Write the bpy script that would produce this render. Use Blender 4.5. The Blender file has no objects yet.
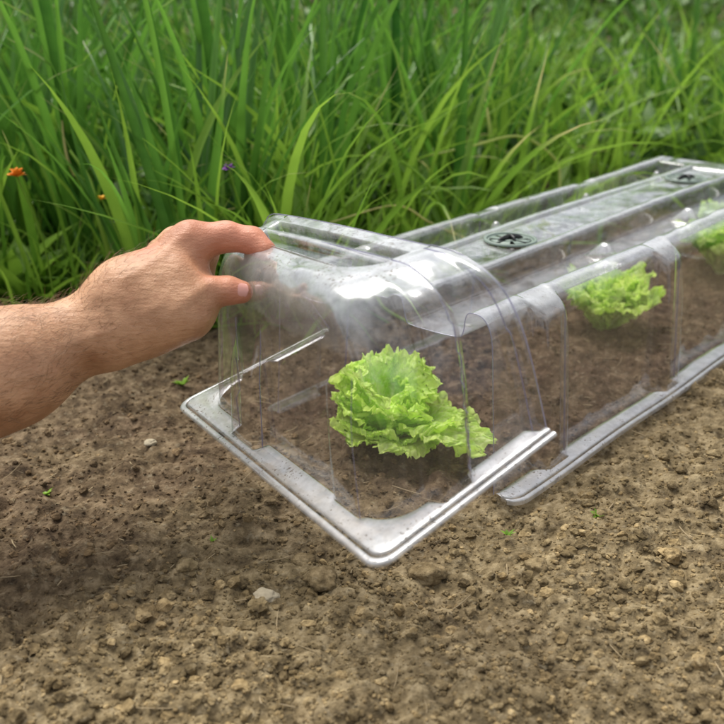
import bpy, math, random
import numpy as np
from mathutils import Vector

random.seed(7)
rng = np.random.default_rng(7)
scene = bpy.context.scene
COL = scene.collection

# ------------------------------------------------------------------ camera
PITCH = math.atan(.392)
CAMZ = .45
cam_d = bpy.data.cameras.new("camera")
cam = bpy.data.objects.new("camera", cam_d)
COL.objects.link(cam)
cam.location = (0, 0, CAMZ)
cam.rotation_euler = (math.pi / 2 - PITCH, 0, 0)
cam_d.sensor_width = 36
cam_d.lens = 36 * 1000 / 724
cam_d.clip_start = .02
cam_d.clip_end = 500
cam_d.dof.use_dof = True
cam_d.dof.focus_distance = .86
cam_d.dof.aperture_fstop = 7.5
scene.camera = cam

F_ = np.array([0, math.cos(PITCH), -math.sin(PITCH)])
U_ = np.array([0, math.sin(PITCH), math.cos(PITCH)])
R_ = np.array([1., 0, 0])


def at(x, y, depth):
    """survey helper: a point seen from the tripod at a measured depth"""
    return np.array([0, 0, CAMZ]) + depth * (F_ + (x - 362) / 1000 * R_ + (361.5 - y) / 1000 * U_)


def on_z(x, y, z=0.):
    d = F_ + (x - 362) / 1000 * R_ + (361.5 - y) / 1000 * U_
    return np.array([0, 0, CAMZ]) + d * (z - CAMZ) / d[2]


def depth_of(p):
    return float((np.asarray(p) - [0, 0, CAMZ]) @ F_)


AX = np.array([.651, .759, 0])      # long axis of the tunnel cloche
BX = np.array([-.759, .651, 0])


def uvw(a, b, z=0.):
    return a * AX + b * BX + np.array([0, 0, z])


# ------------------------------------------------------------------ noise
def _hash(ix, iy, iz, seed):
    h = (ix.astype(np.int64) * 374761393 + iy.astype(np.int64) * 668265263 + iz.astype(np.int64) * 2147483647 + seed * 1274126177) & 0xFFFFFFFF
    h = ((h ^ (h >> 13)) * 1274126177) & 0xFFFFFFFF
    h = (h ^ (h >> 16)) & 0xFFFFFF
    return h / float(0xFFFFFF) * 2 - 1


def noise3(x, y, z, seed=0):
    x0, y0, z0 = np.floor(x), np.floor(y), np.floor(z)
    fx, fy, fz = x - x0, y - y0, z - z0
    sx, sy, sz = [t * t * t * (t * (t * 6 - 15) + 10) for t in (fx, fy, fz)]
    r = 0
    for dx in (0, 1):
        for dy in (0, 1):
            for dz in (0, 1):
                w = (sx if dx else 1 - sx) * (sy if dy else 1 - sy) * (sz if dz else 1 - sz)
                r = r + w * _hash(x0 + dx, y0 + dy, z0 + dz, seed)
    return r


def noise2(x, y, seed=0):
    return noise3(x, y, np.zeros_like(x), seed)


# ------------------------------------------------------------------ object helpers
def link(o, parent=None):
    COL.objects.link(o)
    if parent is not None:
        o.parent = parent
    return o


def tag(o, label, cat=None, group=None):
    o['label'] = label
    if cat: o['category'] = cat
    if group: o['group'] = group
    return o


def thing(name, label, cat, loc, group=None, rotz=0.):
    o = bpy.data.objects.new(name, None)
    o.empty_display_size = .02
    o.location = loc
    o.rotation_euler = (0, 0, rotz)
    link(o)
    return tag(o, label, cat, group)


def mesh_obj(name, verts, faces, mat, parent=None, smooth=True, attrs=None):
    verts = np.asarray(verts, dtype=np.float32)
    if parent is not None and parent.parent is None:
        verts = verts - np.array(parent.location, dtype=np.float32)
    elif parent is not None:
        verts = verts - np.array(parent.parent.location, dtype=np.float32)
    me = bpy.data.meshes.new(name)
    faces = np.asarray(faces, dtype=np.int32)
    me.vertices.add(len(verts)); me.vertices.foreach_set("co", verts.ravel())
    n, k = faces.shape
    me.loops.add(n * k); me.loops.foreach_set("vertex_index", faces.ravel())
    me.polygons.add(n); me.polygons.foreach_set("loop_start", np.arange(n, dtype=np.int32) * k)
    me.update(calc_edges=True)
    me.polygons.foreach_set("use_smooth", np.full(n, smooth))
    if attrs:
        for an, av in attrs.items():
            av = np.asarray(av, dtype=np.float32)
            if av.ndim == 1:
                at_ = me.attributes.new(an, 'FLOAT', 'POINT'); at_.data.foreach_set("value", av)
            else:
                at_ = me.attributes.new(an, 'FLOAT_VECTOR', 'POINT'); at_.data.foreach_set("vector", av.ravel())
    if mat: me.materials.append(mat)
    me.validate()
    o = bpy.data.objects.new(name, me)
    return link(o, parent)


def grid_faces(nr, nc, wrap=False):
    i = np.arange(nr - 1)[:, None]; j = np.arange(nc if wrap else nc - 1)[None, :]
    j2 = (j + 1) % nc
    return np.stack([i * nc + j, i * nc + j2, (i + 1) * nc + j2, (i + 1) * nc + j], -1).reshape(-1, 4)


def tube(path, radius, sides=6):
    path = np.asarray(path, float); n = len(path)
    radius = np.broadcast_to(radius, (n,))
    t = np.gradient(path, axis=0); t /= np.linalg.norm(t, axis=1)[:, None] + 1e-12
    ref = np.array([0, 0, 1.]) if abs(t[:, 2]).mean() < .8 else np.array([1., 0, 0])
    a = np.cross(t, ref); a /= np.linalg.norm(a, axis=1)[:, None] + 1e-12
    b = np.cross(t, a)
    th = np.arange(sides) * 2 * math.pi / sides
    v = path[:, None, :] + radius[:, None, None] * (np.cos(th)[None, :, None] * a[:, None, :] + np.sin(th)[None, :, None] * b[:, None, :])
    return v.reshape(-1, 3), grid_faces(n, sides, True)


class Acc:
    def __init__(s): s.v = []; s.f = []; s.n = 0; s.at = {}
    def add(s, v, f, **at_):
        v = np.asarray(v).reshape(-1, 3)
        s.v.append(v); s.f.append(np.asarray(f) + s.n); s.n += len(v)
        for k, a in at_.items():
            a = np.asarray(a, float)
            s.at.setdefault(k, []).append(np.full(len(v), float(a)) if a.ndim == 0 else a)
    def build(s, name, mat, parent=None, smooth=True):
        return mesh_obj(name, np.concatenate(s.v), np.concatenate(s.f), mat, parent, smooth, {k: np.concatenate(a) for k, a in s.at.items()})


# ------------------------------------------------------------------ material helpers
def new_mat(name):
    m = bpy.data.materials.new(name); m.use_nodes = True
    nt = m.node_tree; nt.nodes.clear()
    out = nt.nodes.new("ShaderNodeOutputMaterial")
    return m, nt, out


class NB:
    def __init__(s, nt): s.nt = nt
    def node(s, t, **kw):
        n = s.nt.nodes.new(t)
        for k, v in kw.items(): setattr(n, k, v)
        return n
    def put(s, sock, v):
        if isinstance(v, bpy.types.NodeSocket): s.nt.links.new(v, sock)
        elif isinstance(v, (tuple, list)) and len(v) == 3 and sock.type == 'RGBA': sock.default_value = (*v, 1)
        else: sock.default_value = v
    def math(s, op, a, b=0., c=None, clamp=False):
        n = s.node("ShaderNodeMath", operation=op, use_clamp=clamp)
        s.put(n.inputs[0], a); s.put(n.inputs[1], b)
        if c is not None: s.put(n.inputs[2], c)
        return n.outputs[0]
    def mix(s, fac, a, b, blend='MIX'):
        n = s.node("ShaderNodeMix", data_type='RGBA', blend_type=blend)
        s.put(n.inputs[0], fac); s.put(n.inputs[6], a); s.put(n.inputs[7], b)
        return n.outputs[2]
    def noise(s, scale, detail=4, rough=.55, vec=None, dist=0.):
        n = s.node("ShaderNodeTexNoise")
        n.inputs['Scale'].default_value = scale; n.inputs['Detail'].default_value = detail
        n.inputs['Roughness'].default_value = rough; n.inputs['Distortion'].default_value = dist
        if vec is not None: s.put(n.inputs['Vector'], vec)
        return n
    def voro(s, scale, vec):
        v = s.node("ShaderNodeTexVoronoi", feature='DISTANCE_TO_EDGE'); v.inputs['Scale'].default_value = scale; s.put(v.inputs['Vector'], vec)
        return v.outputs['Distance']
    def ramp(s, fac, stops):
        n = s.node("ShaderNodeValToRGB"); s.put(n.inputs[0], fac)
        el = n.color_ramp.elements
        while len(el) < len(stops): el.new(.5)
        for e, (p, c) in zip(el, stops):
            e.position = p; e.color = (*c, 1) if len(c) == 3 else c
        return n.outputs[0]
    def attr(s, name, out='Fac'):
        n = s.node("ShaderNodeAttribute", attribute_name=name); return n.outputs[out]
    def obj(s): return s.node("ShaderNodeTexCoord").outputs['Object']
    def pos(s): return s.node("ShaderNodeNewGeometry").outputs['Position']
    def bump(s, h, strength=.3, dist=.001, normal=None):
        n = s.node("ShaderNodeBump"); n.inputs['Strength'].default_value = strength; n.inputs['Distance'].default_value = dist
        s.put(n.inputs['Height'], h)
        if normal is not None: s.put(n.inputs['Normal'], normal)
        return n.outputs[0]
    def bsdf(s, color, rough=.6, normal=None, spec=.5, **kw):
        n = s.node("ShaderNodeBsdfPrincipled")
        s.put(n.inputs['Base Color'], color); s.put(n.inputs['Roughness'], rough)
        s.put(n.inputs['Specular IOR Level'], spec)
        if normal is not None: s.put(n.inputs['Normal'], normal)
        for k, v in kw.items(): s.put(n.inputs[k], v)
        return n.outputs[0]


# ---- soil
def soil_material(clod=False):
    m, nt, out = new_mat("soil_clods" if clod else "soil"); b = NB(nt)
    p = b.pos()
    n1 = b.noise(9, 5, .6, p).outputs[0]
    n2 = b.noise(70, 6, .65, p).outputs[0]
    n3 = b.noise(420, 4, .6, p).outputs[0]
    n4 = b.noise(160, 2, .5, p).outputs[0]
    dry = b.ramp(n2, [(.30, (.042, .031, .017)), (.5, (.172, .130, .070)), (.72, (.37, .295, .175))])
    wet = b.ramp(n2, [(.28, (.020, .012, .009)), (.5, (.072, .044, .029)), (.74, (.18, .120, .080))])
    moist = b.attr("moist")
    mm = b.math('ADD', moist, b.math('MULTIPLY', b.math('SUBTRACT', n1, .5), .9), clamp=True)
    c = b.mix(mm, dry, wet)
    c = b.mix(b.math('MULTIPLY', b.ramp(n4, [(.6, (0, 0, 0)), (.72, (1, 1, 1))]), .35), c, (.33, .28, .19))
    if clod:
        tint = b.attr("tint")
        c = b.mix(1., c, b.ramp(tint, [(0, (.82, .80, .76)), (.6, (1.08, 1.06, 1.0)), (1, (1.6, 1.52, 1.36))]), 'MULTIPLY')
    h = b.math('ADD', b.math('MULTIPLY', n3, .5), n4)
    nrm = b.bump(h, 1., .0032)
    nt.links.new(b.bsdf(c, .95, nrm, .15), out.inputs[0])
    return m


# ---- thin clear plastic: physically a thin sheet (double Fresnel reflection, straight transmission, dew, sky reflection painted in as paleness)
def plastic_material(name, tint=(.935, .925, .945), haze_sheen_col=(.84, .87, .91), base_haze=.016, droplets=0.):
    m, nt, out = new_mat(name); b = NB(nt)
    g = b.node("ShaderNodeNewGeometry")
    p = g.outputs['Position']
    wav = b.noise(20, 0., .4, p).outputs[0]
    fine = b.noise(170, 2, .5, p).outputs[0]
    nrm = b.bump(b.math('ADD', wav, b.math('MULTIPLY', fine, .02)), .6, .0042)
    dot = b.node("ShaderNodeVectorMath", operation='DOT_PRODUCT')
    b.put(dot.inputs[0], nrm); b.put(dot.inputs[1], g.outputs['Incoming'])
    c = b.math('ABSOLUTE', dot.outputs['Value'])
    f = b.math('MULTIPLY_ADD', b.math('POWER', b.math('SUBTRACT', 1., c, clamp=True), 5.0), .92, .038)
    f2 = b.math('DIVIDE', b.math('MULTIPLY', f, 2.), b.math('ADD', f, 1.))
    hz = b.attr("haze")  # painted paleness where the sheet would mirror the sky, plus some dew
    blot = b.ramp(b.noise(60, 5, .7, p).outputs[0], [(.42, (0, 0, 0)), (.62, (1, 1, 1))])
    dust = b.ramp(b.noise(900, 2, .5, p).outputs[0], [(.66, (0, 0, 0)), (.74, (1, 1, 1))])
    # vertical run marks
    mp = b.node("ShaderNodeMapping"); mp.inputs['Scale'].default_value = (260, 260, 9)
    b.put(mp.inputs['Vector'], p)
    mp2 = b.node("ShaderNodeMapping"); mp2.inputs['Scale'].default_value = (1, 1, .22)
    b.put(mp2.inputs['Vector'], p)
    runs = b.ramp(b.noise(1., 3, .6, mp.outputs[0]).outputs[0], [(.56, (0, 0, 0)), (.8, (1, 1, 1))])
    tear = b.noise(48, 3, .55, mp2.outputs[0]).outputs[0]
    edge_ = b.math('MULTIPLY_ADD', b.math('SUBTRACT', tear, .5), .75, hz)
    mask = b.ramp(edge_, [(.20, (0, 0, 0)), (.235, (1, 1, 1))])  # streaky border for the painted sky reflection
    hz = b.math('MULTIPLY', hz, b.math('MULTIPLY_ADD', mask, .92, .08))
    sheen = b.math('MULTIPLY', hz, b.math('MULTIPLY_ADD', blot, .25, .62), clamp=True)
    haze = b.math('ADD', b.math('MULTIPLY', b.math('MULTIPLY', hz, hz), b.math('MULTIPLY_ADD', blot, .30, .74)),
                  b.math('ADD', b.math('MULTIPLY', runs, .04), b.math('MULTIPLY_ADD', dust, .05, base_haze)), clamp=True)
    if droplets:
        haze = b.math('ADD', haze, b.math('MULTIPLY', b.math('MULTIPLY', b.attr("drops"), blot), droplets), clamp=True)
    tr = b.node("ShaderNodeBsdfTransparent"); b.put(tr.inputs[0], tint)
    gl = b.node("ShaderNodeBsdfGlossy"); gl.inputs['Roughness'].default_value = .08
    b.put(gl.inputs['Color'], (.97, .99, 1.)); b.put(gl.inputs['Normal'], nrm)
    df = b.node("ShaderNodeBsdfDiffuse"); b.put(df.inputs[0], haze_sheen_col)
    tl = b.node("ShaderNodeBsdfTranslucent"); b.put(tl.inputs[0], haze_sheen_col)
    md = b.node("ShaderNodeMixShader"); md.inputs[0].default_value = .45
    nt.links.new(df.outputs[0], md.inputs[1]); nt.links.new(tl.outputs[0], md.inputs[2])
    m1 = b.node("ShaderNodeMixShader"); b.put(m1.inputs[0], haze)
    nt.links.new(tr.outputs[0], m1.inputs[1]); nt.links.new(md.outputs[0], m1.inputs[2])
    g2 = b.node("ShaderNodeBsdfGlossy"); g2.inputs['Roughness'].default_value = .32
    b.put(g2.inputs['Color'], (.96, .98, 1.)); b.put(g2.inputs['Normal'], nrm)
    m15 = b.node("ShaderNodeMixShader"); b.put(m15.inputs[0], b.math('MULTIPLY', sheen, .32))
    nt.links.new(m1.outputs[0], m15.inputs[1]); nt.links.new(g2.outputs[0], m15.inputs[2])
    m2 = b.node("ShaderNodeMixShader"); b.put(m2.inputs[0], f2)
    nt.links.new(m15.outputs[0], m2.inputs[1]); nt.links.new(gl.outputs[0], m2.inputs[2])
    # dried soil specks and smears, mostly on the level parts
    dn = b.noise(330, 3, .6, p).outputs[0]; dn2 = b.noise(26, 3, .6, p).outputs[0]
    spk = b.math('MULTIPLY', b.ramp(b.math('MULTIPLY_ADD', dn2, .5, b.math('SUBTRACT', dn, .25)), [(.635, (0, 0, 0)), (.66, (1, 1, 1))]),
                 b.math('MULTIPLY_ADD', b.ramp(b.attr("haze"), [(.62, (0, 0, 0)), (.70, (1, 1, 1))]), .70, .10))
    dd = b.node("ShaderNodeBsdfDiffuse"); b.put(dd.inputs[0], (.10, .072, .045))
    m3 = b.node("ShaderNodeMixShader"); b.put(m3.inputs[0], spk)
    nt.links.new(m2.outputs[0], m3.inputs[1]); nt.links.new(dd.outputs[0], m3.inputs[2])
    nt.links.new(m3.outputs[0], out.inputs[0])
    return m


def leaf_material(name, c_lo, c_hi, c_tip=None, trans=.35, rough=.45, veins=False, scale=30):
    m, nt, out = new_mat(name); b = NB(nt)
    p = b.pos()
    n = b.noise(scale, 4, .6, p).outputs[0]
    n_ = b.noise(3.2, 2, .5, p).outputs[0]
    fac = b.math('ADD', b.math('MULTIPLY', n, .45), b.math('ADD', b.math('MULTIPLY', b.attr("tint"), .65), b.math('MULTIPLY_ADD', n_, .5, -.3)), clamp=True)
    c = b.mix(fac, c_lo, c_hi)
    if c_tip: c = b.mix(b.attr("dry"), c, c_tip)
    nrm = None
    if veins:
        nrm = b.bump(b.math('MINIMUM', b.voro(170, p), .28), .6, .0022)
    s = b.bsdf(c, rough, nrm, .4)
    t = b.node("ShaderNodeBsdfTranslucent"); b.put(t.inputs[0], b.mix(.5, c, c, 'ADD') if veins else c)
    mx = b.node("ShaderNodeMixShader"); mx.inputs[0].default_value = trans
    nt.links.new(s, mx.inputs[1]); nt.links.new(t.outputs[0], mx.inputs[2]); nt.links.new(mx.outputs[0], out.inputs[0])
    return m


def skin_material():
    m, nt, out = new_mat("skin"); b = NB(nt); p = b.pos()
    n1 = b.ramp(b.noise(30, 5, .65, p).outputs[0], [(.3, (0, 0, 0)), (.7, (1, 1, 1))]); n2 = b.noise(190, 4, .65, p).outputs[0]
    red = b.attr("red")
    c = b.mix(n1, (.33, .160, .078), (.57, .325, .185))
    c = b.mix(b.math('MULTIPLY', red, .8), c, (.55, .19, .12))
    c = b.mix(b.math('MULTIPLY', b.ramp(n2, [(.5, (0, 0, 0)), (.75, (1, 1, 1))]), .28), c, (.36, .15, .085))
    v = b.node("ShaderNodeTexVoronoi", feature='DISTANCE_TO_EDGE'); v.inputs['Scale'].default_value = 480; b.put(v.inputs['Vector'], p)
    mp = b.node("ShaderNodeMapping"); mp.inputs['Scale'].default_value = (90, 240, 330); mp.inputs['Rotation'].default_value = (0, .5, .2); b.put(mp.inputs['Vector'], p)
    wr = b.noise(1., 4, .6, mp.outputs[0]).outputs[0]
    nrm = b.bump(b.math('MINIMUM', v.outputs['Distance'], .25), .30, .0012)
    nrm = b.bump(wr, b.math('MULTIPLY_ADD', n1, .45, .15) if 0 else .42, .0022, nrm)
    nrm = b.bump(b.noise(60, 3, .5, p).outputs[0], .3, .004, nrm)
    s = b.bsdf(c, .48, nrm, .42, **{'Subsurface Weight': .10, 'Subsurface Radius': (.010, .004, .002), 'Subsurface Scale': 1.0})
    nt.links.new(s, out.inputs[0])
    return m


def simple_mat(name, c, rough=.5, var=.25, scale=60, spec=.5, bump=0.):
    m, nt, out = new_mat(name); b = NB(nt)
    n = b.noise(scale, 4, .6, b.pos()).outputs[0]
    lo = tuple(x * (1 - var) for x in c); hi = tuple(min(1, x * (1 + var)) for x in c)
    nrm = b.bump(n, .6, bump) if bump else None
    nt.links.new(b.bsdf(b.mix(n, lo, hi), rough, nrm, spec), out.inputs[0])
    return m


M_SOIL = soil_material(); M_CLOD = soil_material(True)
M_PLA = plastic_material("clear_plastic", droplets=.55)
M_EDGE = plastic_material("plastic_edge", tint=(.60, .58, .72), haze_sheen_col=(.60, .58, .74), base_haze=.22)
M_GRASS = leaf_material("grass_green", (.050, .150, .014), (.36, .58, .07), (.70, .60, .28), .45, .36, scale=18)
M_ONION = leaf_material("onion_green", (.012, .075, .014), (.21, .46, .06), (.66, .56, .25), .36, .27, scale=22)
M_FOL = leaf_material("foliage_green", (.018, .065, .012), (.16, .32, .04), None, .38, .45, scale=10)
M_LET = leaf_material("lettuce_green", (.26, .52, .03), (.80, .94, .24), (.95, .97, .62), .45, .34, True, 60)
M_SKIN = skin_material()
M_NAIL = simple_mat("fingernail", (.62, .30, .25), .3, .08, 200)
M_VENT = simple_mat("vent_grey_green", (.17, .22, .19), .4, .2, 90)
M_KNOB = simple_mat("vent_black", (.012, .013, .012), .35, .2, 90)
M_STONE = simple_mat("pale_stone", (.36, .31, .22), .85, .35, 110, .2, .003)

# ------------------------------------------------------------------ soil sheet
def moist_at(x, y):
    a = x * AX[0] + y * AX[1]; bb = x * BX[0] + y * BX[1]
    w = noise2(x * 14, y * 14, 5) * .02
    d = np.minimum(bb + w - .425, .80 - bb - w)
    m = np.clip(d / .05 + .2, 0, 1) * .85
    m2 = np.clip((bb - .50) / .18, 0, 1) * .62
    return np.clip(np.maximum(m * np.clip((a - .50 + w * 2) / .20, 0, 1), m2), 0, 1)


def ground_h(x, y):
    h = noise2(x * 4.2, y * 4.2, 1) * .006
    bb = x * BX[0] + y * BX[1]
    h1 = np.abs(noise2(x * 26, y * 26, 2)); h2 = np.abs(noise2(x * 61 + 3, y * 61, 3)); h3 = np.abs(noise2(x * 140, y * 140, 4))
    h4 = noise2(x * 330, y * 330, 6)
    h5 = np.abs(noise2(x * 230, y * 230, 16))
    h = h + (h1 - .25) * .010 + noise2(x * 55 + 3, y * 55, 3) * .0042 + noise2(x * 120, y * 120, 4) * .0020 + noise2(x * 240, y * 240, 16) * .0011 + h4 * .0007
    # firmed strip where the cloche flange lies
    for c0 in (.42, .725):
        h = h - .006 * np.exp(-((bb - c0) / .02) ** 2) * ((x * AX[0] + y * AX[1]) > .62)
    return h - .006


def build_ground():
    nr, nc = 760, 860
    ys = np.concatenate([-.6 + np.linspace(0, .86, 40, endpoint=False), .26 * (2.5 / .26) ** np.linspace(0, 1, nr - 80), 2.5 * (90 / 2.5) ** np.linspace(0, 1, 41)[1:]])
    nr = len(ys)
    s = np.linspace(-1, 1, nc); s = s * (.55 + .45 * s * s)
    X = s[None, :] * (np.clip(ys, .3, 100)[:, None] * 1.35 + .35); Y = np.repeat(ys[:, None], nc, 1)
    Z = ground_h(X, Y)
    fade = np.clip((8 - Y) / 5, 0, 1)
    Z = Z * fade
    v = np.stack([X, Y, Z], -1).reshape(-1, 3)
    o = mesh_obj("ground", v, grid_faces(nr, nc), M_SOIL, attrs={"moist": moist_at(X.ravel(), Y.ravel())})
    o['kind'] = 'structure'; o['label'] = 'bare crumbly brown garden soil, darker and moister in the planted bed'
    return o


build_ground()


def ico(sub):
    import bmesh
    bm = bmesh.new(); bmesh.ops.create_icosphere(bm, subdivisions=sub, radius=1)
    v = np.array([q.co[:] for q in bm.verts]); f = np.array([[w.index for w in q.verts] for q in bm.faces]); bm.free()
    return v, f


def craggy(v, seed, amp=.45):
    s = seed * 7.13
    d = 1 + amp * noise3(v[:, 0] * 1.3 + s, v[:, 1] * 1.3, v[:, 2] * 1.3, seed) + amp * .6 * np.abs(noise3(v[:, 0] * 2.6 + s, v[:, 1] * 2.6, v[:, 2] * 2.6, seed + 9)) \
        + amp * .25 * noise3(v[:, 0] * 7 + s, v[:, 1] * 7, v[:, 2] * 7, seed + 19)
    w = v * d[:, None] * np.array([1, .82 + .2 * ((seed * 37) % 10) / 10, .68])
    return w


def build_clods():
    acc = Acc()
    for sub, count, rmin, rmax, seed in ((3, 120, .0055, .0100, 1), (2, 11000, .0020, .0056, 2), (1, 100000, .0008, .0026, 3)):
        v0, f0 = ico(sub)
        protos = [craggy(v0, k + 1) for k in range(12)]
        u_ = rng.random(count)
        y = .36 * (2.3 / .36) ** rng.random(count)
        x = (rng.random(count) * 2 - 1) * (y * .75 + .25)
        r = rmin * (rmax / rmin) ** (u_ ** 1.8)
        mo = moist_at(x, y)
        keep = (rng.random(count) > mo * .45)
        a_ = x * AX[0] + y * AX[1]; bb = x * BX[0] + y * BX[1]
        onfl = (np.abs(bb - .425) < .028) & (a_ > .66) | (np.abs(bb - .72) < .03) & (a_ > .66)
        keep &= ~(onfl & (r > .0028))
        # clusters
        keep &= rng.random(count) < .5 + .8 * np.abs(noise2(x * 9, y * 9, 44))
        x, y, r, mo = x[keep], y[keep], r[keep], mo[keep]
        r = r * (1 - .25 * mo)
        z = ground_h(x, y) + r * .22
        n = len(x)
        th = rng.random(n) * 6.283; pk = rng.integers(0, 12, n); tint = rng.random(n)
        P = np.stack(protos)[pk]
        c, s = np.cos(th)[:, None], np.sin(th)[:, None]
        tilt = (rng.random(n) - .5)[:, None] * 1.6
        px, py, pz = P[..., 0], P[..., 1], P[..., 2]
        py, pz = py * np.cos(tilt) - pz * np.sin(tilt), py * np.sin(tilt) + pz * np.cos(tilt)
        V = np.stack([(px * c - py * s) * r[:, None] + x[:, None], (px * s + py * c) * r[:, None] + y[:, None], pz * r[:, None] + z[:, None]], -1)
        f = (f0[None] + (np.arange(n) * len(v0))[:, None, None]).reshape(-1, 3)
        k = len(v0)
        acc.add(V.reshape(-1, 3), f, moist=np.repeat(mo, k), tint=np.repeat(tint, k))
    o = acc.build("soil_crumbs", M_CLOD, smooth=False)
    o['kind'] = 'stuff'; o['label'] = 'loose crumbs and small clods of brown soil'; o['category'] = 'soil'


build_clods()


def build_straw():
    acc = Acc(); r = np.random.default_rng(31)
    for _ in range(420):
        y = .38 * (1.9 / .38) ** r.random(); x = (r.random() * 2 - 1) * (y * .6 + .15)
        L_ = .006 + r.random() ** 2 * .030; th = r.random() * 6.28
        d = np.array([math.cos(th), math.sin(th), (r.random() - .5) * .5]); bnd = (r.random() - .5) * .5
        t = np.linspace(0, 1, 6); P = np.array([x, y, 0])[None] + np.outer(t - .5, d) * L_ + np.outer((t - .5) ** 2 * bnd * L_, [-d[1], d[0], .4])
        P[:, 2] += float(ground_h(np.array([x]), np.array([y]))[0]) + .0028
        v, f = tube(P, (.00022 + r.random() * .0005) * np.array([.7, 1, 1, 1, .9, .4]), 4)
        acc.add(v, f)
    o = acc.build("straw_bits", simple_mat("dry_straw", (.30, .23, .13), .8, .5, 40))
    o['kind'] = 'stuff'; o['label'] = 'dry straw and root fibres scattered on the soil'; o['category'] = 'straw'


build_straw()


def big_clod(x, y, r, seed, label, name="soil_clod", cat="clod", mat=None, squash=.8, group=None):
    v0, f0 = ico(4)
    v = craggy(v0, seed, .3)
    v = v + .05 * noise3(v[:, 0] * 14, v[:, 1] * 14, v[:, 2] * 14, seed)[:, None] * v0
    v[:, 2] *= squash
    p = on_z(x, y, r * .4)
    p[2] = float(ground_h(np.array([p[0]]), np.array([p[1]]))[0]) + r * .3
    o = mesh_obj(name, v * r, f0, mat or M_CLOD, attrs={"moist": np.zeros(len(v)) + .15, "tint": np.zeros(len(v)) + .55})
    o.location = p
    tag(o, label, cat, group)
    return o


big_clod(428, 561, .0135, 3, "rounded soil clod just below the nearest corner of the clear end cap")
big_clod(265, 583, .0085, 5, "small pale angular stone on the soil at the lower edge of the photo", "stone", "stone", M_STONE)
big_clod(303, 549, .0100, 8, "lumpy tan soil clod left of the lowest corner of the end cap")
big_clod(322, 571, .0125, 11, "wide flat brown soil clod between the pale stone and the rounded clod")
big_clod(186, 562, .0075, 14, "small yellowish soil clod at lower left, far from the cloche")
big_clod(536, 566, .0085, 17, "dark soil clod on the open soil below the end of the tunnel cloche")
big_clod(150, 436, .0060, 21, "small pale stone on bare soil left of the end cap's left corner", "stone", "stone", M_STONE)


# ------------------------------------------------------------------ tunnel cloche
def chaikin(P, it=2):
    P = np.asarray(P, float)
    for _ in range(it):
        Q = .75 * P[:-1] + .25 * P[1:]; S = .25 * P[:-1] + .75 * P[1:]
        mid = np.empty((2 * len(Q), P.shape[1])); mid[0::2] = Q; mid[1::2] = S
        P = np.vstack([P[:1], mid, P[-1:]])
    return P


def sstep(x, a, b):
    t = np.clip((x - a) / (b - a), 0, 1); return t * t * (3 - 2 * t)


TUN_A0, TUN_A1, TUN_B0, TUN_W, TUN_H = .69, 1.545, .407, .33, .17
RIBS = [.806, 1.058, 1.310]


def tun_bulge(a):
    q = np.zeros_like(a)
    for r in RIBS:
        q = np.maximum(q, sstep(a, r - .050, r - .040) * (1 - sstep(a, r - .005, r + .0015)))
    return q


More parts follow.
